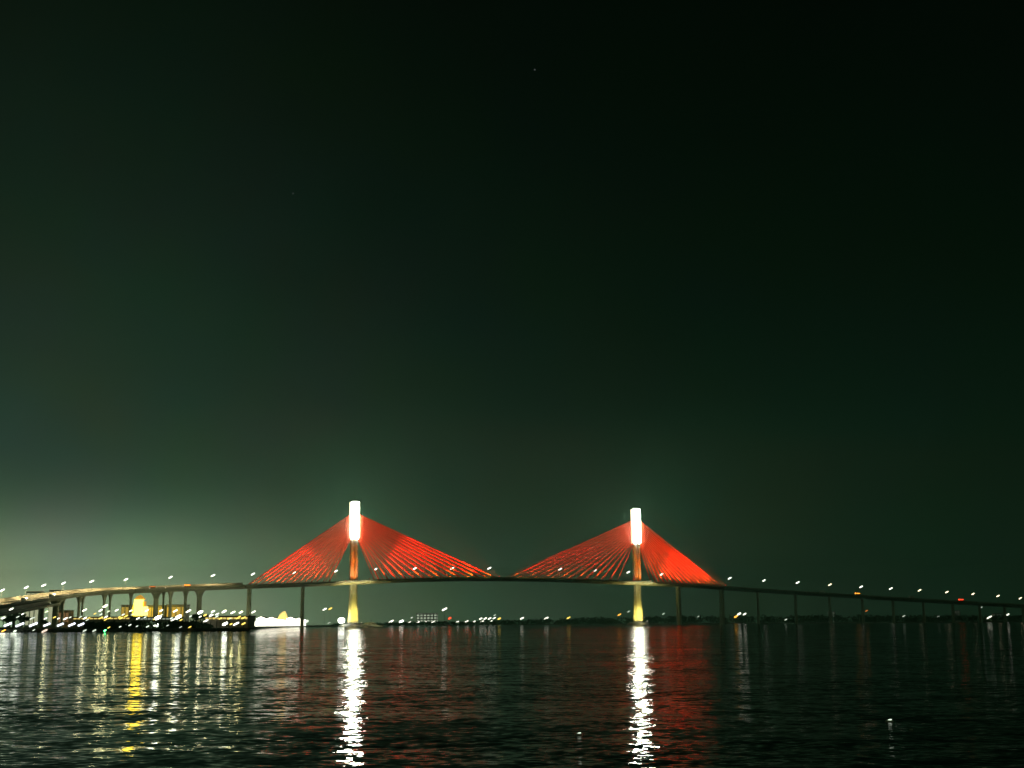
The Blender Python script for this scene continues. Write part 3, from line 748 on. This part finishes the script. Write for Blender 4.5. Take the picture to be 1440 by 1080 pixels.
# px, py, width px, height px, light, depth, kind
SH = [
 (11, 878.3, 15, 6, 'flood_blue', 668, 'flood'), (28, 878.6, 16, 5.5, 'flood_blue', 668, 'flood'), (47, 878.3, 16, 6, 'flood_blue', 668, 'flood'), (66, 878.5, 13, 5.5, 'flood_blue', 668, 'flood'),
 (85, 878.5, 12.5, 5.5, 'flood_blue', 668, 'flood'), (101, 878.3, 13.5, 5.5, 'flood_blue', 672, 'flood'), (114, 878.3, 12, 5.5, 'flood_blue', 672, 'flood'),
 (16, 856.5, 8, 3, 'shore', 820, 'post'), (5, 869, 10, 5.5, 'shore', 800, 'post'), (47, 868.8, 6, 2.5, 'dim', 760, 'post'), (47.5, 886, 5, 2.2, 'dim', 642, 'post'),
 (65.5, 860.5, 7, 2.6, 'dim', 1000, 'post'), (92, 870, 7.5, 3.6, 'shore', 780, 'post'), (119.5, 869.2, 7, 3.2, 'shore', 790, 'post'), (125.5, 868.6, 4, 2, 'gold', 790, 'post'),
 (119, 858, 9, 3.6, 'shore', 1000, 'post'), (148, 852.3, 9.5, 5, 'shore', 1000, 'post'), (141.5, 858.4, 7.5, 3.6, 'shore', 980, 'post'), (133.5, 863, 5, 2, 'gold', 980, 'post'),
 (152.5, 860, 6, 2.4, 'dim', 980, 'post'), (164, 858.2, 7, 3, 'shore', 960, 'post'), (142, 868.8, 7, 3, 'gold', 840, 'post'), (149, 867.6, 7, 3, 'shore', 860, 'post'), (154, 869.3, 5, 2, 'gold', 840, 'post'),
 (170, 869.3, 7, 3.4, 'gold', 840, 'post'), (177, 866.5, 8, 2.6, 'gold', 880, 'post'), (179, 877.6, 7, 3, 'dim', 700, 'post'), (147.5, 889, 4, 2.6, 'green', 640, 'post'), (5, 887, 8, 3, 'amber', 640, 'post'), (21, 888, 6, 4, 'dim', 640, 'post'), (62.5, 888.5, 11, 5, 'dim_warm', 640, 'post'), (119, 889, 7, 3.5, 'dim', 646, 'post'), (132.5, 889, 7, 3.5, 'dim', 648, 'post'),  # pale pair by the waterline: light reflections modelled as lamps
 (184, 859, 6, 2.6, 'shore', 960, 'post'), (194, 869.6, 7, 2.8, 'shore', 850, 'post'), (206.5, 858.6, 7, 3, 'shore', 960, 'post'), (226.5, 858.8, 7, 3, 'shore', 960, 'post'), (246.5, 859.3, 8.5, 3.6, 'shore', 960, 'post'),
 (265, 859.5, 10, 4, 'shore', 960, 'post'), (281.5, 861, 9.5, 6, 'flood', 940, 'post'), (299.5, 860, 7.5, 4, 'shore', 940, 'post'), (297, 865.6, 8, 3.4, 'shore', 880, 'post'), (305.5, 863.5, 7, 3, 'shore', 880, 'post'),
 (288.5, 865, 6, 4, 'gold', 880, 'post'), (315.2, 860, 9, 5, 'shore', 940, 'post'), (327.5, 861.3, 9, 4, 'shore', 940, 'post'), (338.7, 861, 7.5, 4, 'shore', 940, 'post'), (356.5, 860.6, 8, 3.6, 'shore', 1690, 'post'),
 (222, 868.5, 11.5, 8, 'flood', 800, 'post'), (251, 867.6, 11, 7.5, 'flood', 800, 'post'), (243, 871.8, 8, 3, 'shore', 760, 'post'), (246, 876, 9, 3.5, 'dim', 720, 'post'), (219, 879.3, 9, 5, 'flood', 690, 'post'),
 (289.5, 873, 9, 4.5, 'shore', 700, 'post'), (316.5, 877.3, 9.5, 6, 'flood', 660, 'post'), (325, 877.6, 5, 3, 'gold', 660, 'post'), (332, 877.2, 11, 4.6, 'shore', 660, 'post'), (342.5, 877, 7.5, 3.6, 'gold', 660, 'post'),
 (310, 869.8, 6, 2.4, 'gold', 820, 'post'), (322, 869.8, 6, 2.4, 'gold', 820, 'post'), (334, 869.4, 6, 2.4, 'gold', 820, 'post'), (342.5, 868.8, 8, 3, 'gold', 820, 'post'),
 (456.5, 856.8, 7.5, 4, 'shore', 2300, 'post'), (464.5, 856, 7, 3.6, 'gold', 2300, 'post'), (462.5, 876, 6, 1.8, 'dim', 2300, 'post'), (431, 874, 8, 7, 'dim', 1780, 'post'),
 (550, 874, 9.5, 4, 'shore', 2420, 'post'), (564.2, 874, 8, 5, 'flood', 2420, 'post'), (575, 875.6, 8, 2.6, 'shore', 2420, 'post'), (579, 868.6, 4, 3, 'dim', 2420, 'post'), (588, 875, 6, 2.6, 'shore', 2420, 'post'), (598, 875, 6, 3, 'shore', 2420, 'post'), (609, 874.8, 6, 2.8, 'shore', 2420, 'post'),
 (643, 874.6, 6, 3, 'shore', 2400, 'post'), (656, 874, 7.5, 3.4, 'shore', 2400, 'post'), (666.5, 874.2, 6, 2.6, 'shore', 2400, 'post'), (676, 870, 6, 3.4, 'shore', 2430, 'post'), (682.3, 869.8, 6, 3.4, 'shore', 2430, 'post'),
 (688.5, 869.8, 6, 3.4, 'shore', 2430, 'post'), (695, 869.2, 6.5, 2.6, 'shore', 2430, 'post'), (695.6, 865, 5, 1.6, 'dim', 2430, 'post'), (678, 874, 6, 3, 'shore', 2400, 'post'), (690, 874, 6.5, 3, 'shore', 2400, 'post'), (702, 870, 6, 4, 'gold', 2420, 'post'),
 (734, 869.5, 7, 3.4, 'shore', 2400, 'post'), (768, 869.6, 8.5, 4.4, 'shore', 2380, 'post'), (799.5, 868.8, 7, 3, 'gold', 2360, 'post'), (871, 864.4, 7, 2.6, 'amber', 2300, 'post'), (884, 860, 5, 2, 'dim', 2300, 'post'), (933, 863.2, 5, 2.2, 'dim', 2270, 'post'),
 (982, 867, 4, 1.8, 'dim', 2220, 'post'), (1039.3, 863.4, 7.5, 4.4, 'shore', 2180, 'post'), (1035, 867, 7, 4.4, 'amber', 2170, 'post'), (1047, 863.6, 6.5, 3.4, 'shore', 2180, 'post'), (1105, 871.3, 5, 2.4, 'dim', 2090, 'post'),
 (1218.6, 859, 5.5, 1.8, 'orange_dim', 2080, 'post'), (1271, 866.5, 5.5, 2.6, 'dim', 2020, 'post'), (1319, 867, 5, 2.4, 'dim', 1990, 'post'), (1379, 854.8, 7, 1.8, 'dim', 2000, 'post'), (1391, 868.2, 10, 3.6, 'shore', 1880, 'post'), (1417, 864.4, 6.5, 2.8, 'shore', 1900, 'post'), (1440, 861, 3.5, 6, 'dim', 1900, 'post'),
]
rl = random.Random(21)
for k in range(26):                                       # the thinner lamps scattered between the large ones
    px = 8 + 13 * k + rl.uniform(-4, 4)
    SH.append((px, rl.uniform(863.5, 872), rl.uniform(4, 6.5), rl.uniform(1.8, 2.8), rl.choice(('shore', 'shore_small', 'gold', 'shore_small', 'dim')), 780 if px < 284 else 694, 'post'))
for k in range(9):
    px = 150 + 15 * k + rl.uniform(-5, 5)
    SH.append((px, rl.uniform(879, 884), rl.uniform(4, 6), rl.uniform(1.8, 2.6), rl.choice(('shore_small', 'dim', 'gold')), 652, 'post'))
CNAME = dict(flood_blue='cool white', shore='white', shore_small='greenish white', dim='faint', dim_warm='faint pinkish', gold='golden yellow', amber='amber', orange_dim='faint orange', green='green', flood='dazzling white')
cnt = {}
for px, py_, wpx, hpx, mt, Y, kd in sorted(SH, key=lambda q: q[0]):
    under = py_ < 863 and 60 < px < 345
    if under: Y = axis(px).y - 48
    elif 284 < px < 346 and 800 <= Y <= 900: Y = 694
    p = at(px, py_, Y); k = Y / 1831
    gz = 1.6 if px < 475 else 1.2
    if Y < 650: gz = 0.2
    h = max(p.z - gz, .6)
    o = make_shore_lamp(h, wpx * k * .82, hpx * k * .56, G[mt], kd)
    o.location = (p.x, p.y, gz)
    if under or px < 30 or (mt == 'flood' and px < 345):
        pl = bpy.data.lights.new('lamp_light', 'POINT'); pl.energy, pl.color, pl.shadow_soft_size = (3300 if under else 500 if px > 30 else 300), (1.0, 1.0, 0.45) if under else (0.9, 1.0, 0.8), 1.5
        lo_ = bpy.data.objects.new('lamp_light', pl); COL.objects.link(lo_); lo_.location = (0, -1.5, h + (3 if under else 0.5)); lo_.parent = o
    if kd == 'flood': area, grp = 'left embankment row', 'floodlights along the left embankment'
    elif px < 350: area, grp = ('left waterline' if py_ > 872.5 else 'left shore under the viaduct'), 'lamps on the left shore'
    elif px < 490: area, grp = 'shore left of the left pylon', 'lamps near the left pylon'
    elif px < 890: area, grp = 'far shore under the main span', 'lamps on the far shore under the main span'
    else: area, grp = 'far shore beyond the right pylon', 'lamps on the far right shore'
    key = (mt, area); cnt[key] = cnt.get(key, 0) + 1
    c = cnt[key]; tot_n = sum(1 for q in SH if 0)  # numbering runs from left to right
    tag(o, '%s %s in the %s, %s from the left' % (CNAME[mt], 'floodlight' if kd == 'flood' else 'lamp', area, nth(c)) if kd == 'flood' else
        '%s lamp on the %s, %s such from left' % (CNAME[mt], area, nth(c)), 'floodlight' if kd == 'flood' else 'lamp', grp)

# round bright floodlight left of the left pylon foot
fl = empty('flood_buoy', (at(480, 878, 1480).x, 1480, 0))
MB().tube([(0, 0, -.5), (0, 0, 1.2), (0, 0, 1.6)], [3.2, 3.2, 2.6], 12).obj('float', M['barge'], fl)
MB().tube([(0, 0, 1.5), (0, 0, 5.0)], [.35, .25], 6).obj('mast', M['steel'], fl)
MB().pod((0, 0, 7.4), (7.6, 6.6, 6.2)).obj('lamp_globe', G['flood'], fl, True)
tag(fl, 'round bright white light on a float beside the left pylon foot', 'light')

# pale barge moored right of the left pylon foot
bg_ = empty('moored_barge', (at(521, 878, 1496).x, 1496, 0))
MB().loft([[(x, sy * w_, z) for sy, z in ((-1, z0), (1, z0), (1, z1), (-1, z1))] for x, w_, z0, z1 in ((-13, 3, .6, 2.2), (-10, 4.5, -.8, 2.2), (11, 4.5, -.8, 2.2), (15, 3, .8, 2.6))]).obj('hull', M['barge'], bg_)
MB().loft([[(-9, -3.4, 2.2), (9, -3.4, 2.2), (9, 3.4, 2.2), (-9, 3.4, 2.2)], [(-6.5, -1.4, 4.4), (2, -1.4, 5.4), (5, 1.4, 4.6), (-6, 1.4, 4.2)]]).obj('cargo_mound', M['barge'], bg_)
bl = pyl[0][1](17, -19, 7); hb = fixture(bl, bg_.location + Vector((4, 0, 3)), .6, G['dim'], pyl[0][0])  # floodlight and post added to brighten the barge
spot(bl, bg_.location + Vector((4, 0, 3)), 3000, (1.0, .95, .5), 90, .6, .4, pyl[0][0])
MB().tube([bl - Vector((0, 0, 6)), bl - Vector((0, 0, .4))], .15, 5).obj('light_post', M['steel'], pyl[0][0])
tag(bg_, 'pale mounded barge moored at the right of the left pylon foot', 'barge')

# dark workboat with masthead light
wk = empty('workboat', (at(628, 878, 2250).x, 2250, 0))
MB().loft([[(x, sy * w_, z) for sy, z in ((-1, z0), (1, z0), (1, z1), (-1, z1))] for x, w_, z0, z1 in ((-14, 3.4, -.6, 3), (-8, 4, -1, 2.6), (6, 4, -1, 3), (12, 2.4, -.4, 4), (15, .3, .8, 5))]).obj('hull', M['hull'], wk)
wh = MB().box((-1, 0, 5.2), (9, 5.6, 5)).obj('wheelhouse', M['hull'], wk, bevel=.2)
MB().box((-1, -2.9, 6.4), (7.6, .1, 1.1)).obj('window', M['glass'], wh)
MB().tube([(-4, 0, 7.6), (-4, 0, 26.5)], [.4, .2], 6).obj('mast', M['dark_steel'], wk)
q27 = Matrix.Rotation(-R(27), 3, 'Y')
MB().pod((-3.6, 0, 27.6), (10, 3.0, 3.0), q27).obj('masthead_light', G['shore'], wk, True)
MB().pod((5.5, -2.2, 12.2), (5.5, 3, 3), q27).obj('side_light', G['red'], wk, True)
MB().tube([(5.5, -2, 7.5), (5.5, -2, 11.5)], .2, 5).obj('light_post', M['dark_steel'], wk)
tag(wk, 'dark workboat with white masthead light and red side light under the main span', 'boat')

# glints on the near water, modelled as small glowing specks
for px, py_, s, col, lab in ((809, 1029, .09, 'dim', 'small white water glint modelled as a glowing speck between the two bright streaks'),
                             (1240, 1011, .10, 'dim', 'small pale glint modelled as a glowing speck on the dark water at the right'),
                             (1269.5, 1022, .04, 'dim', 'faint glint modelled as a glowing speck on the dark water at the far right')):
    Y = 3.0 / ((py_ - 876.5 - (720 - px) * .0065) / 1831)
    f = empty('glint_speck', (gx(px, Y), Y, 0))
    MB().pod((0, 0, .02), (s * 2.4, s * 1.4, s * 1.0)).obj('glint_body', M['white'], f, True)
    MB().pod((0, 0, s * .55), (s * 1.6, s, s * .5), Matrix.Rotation(-R(15), 3, 'Y')).obj('glint_glow', G[col], f, True)
    tag(f, lab, 'float', 'glints on the near water')

# ------------------------------------------------------------------ render settings
vs_ = S.view_settings
S.display_settings.display_device = 'sRGB'
vs_.view_transform, vs_.look, vs_.exposure, vs_.gamma = 'Standard', 'None', 0, 1
S.render.engine = 'CYCLES'
cy = S.cycles
cy.use_denoising = True
cy.use_light_tree = True
cy.sample_clamp_indirect = 8
cy.sample_clamp_direct = 30
cy.max_bounces = 5; cy.diffuse_bounces = 2; cy.glossy_bounces = 3; cy.volume_bounces = 0; cy.transmission_bounces = 2
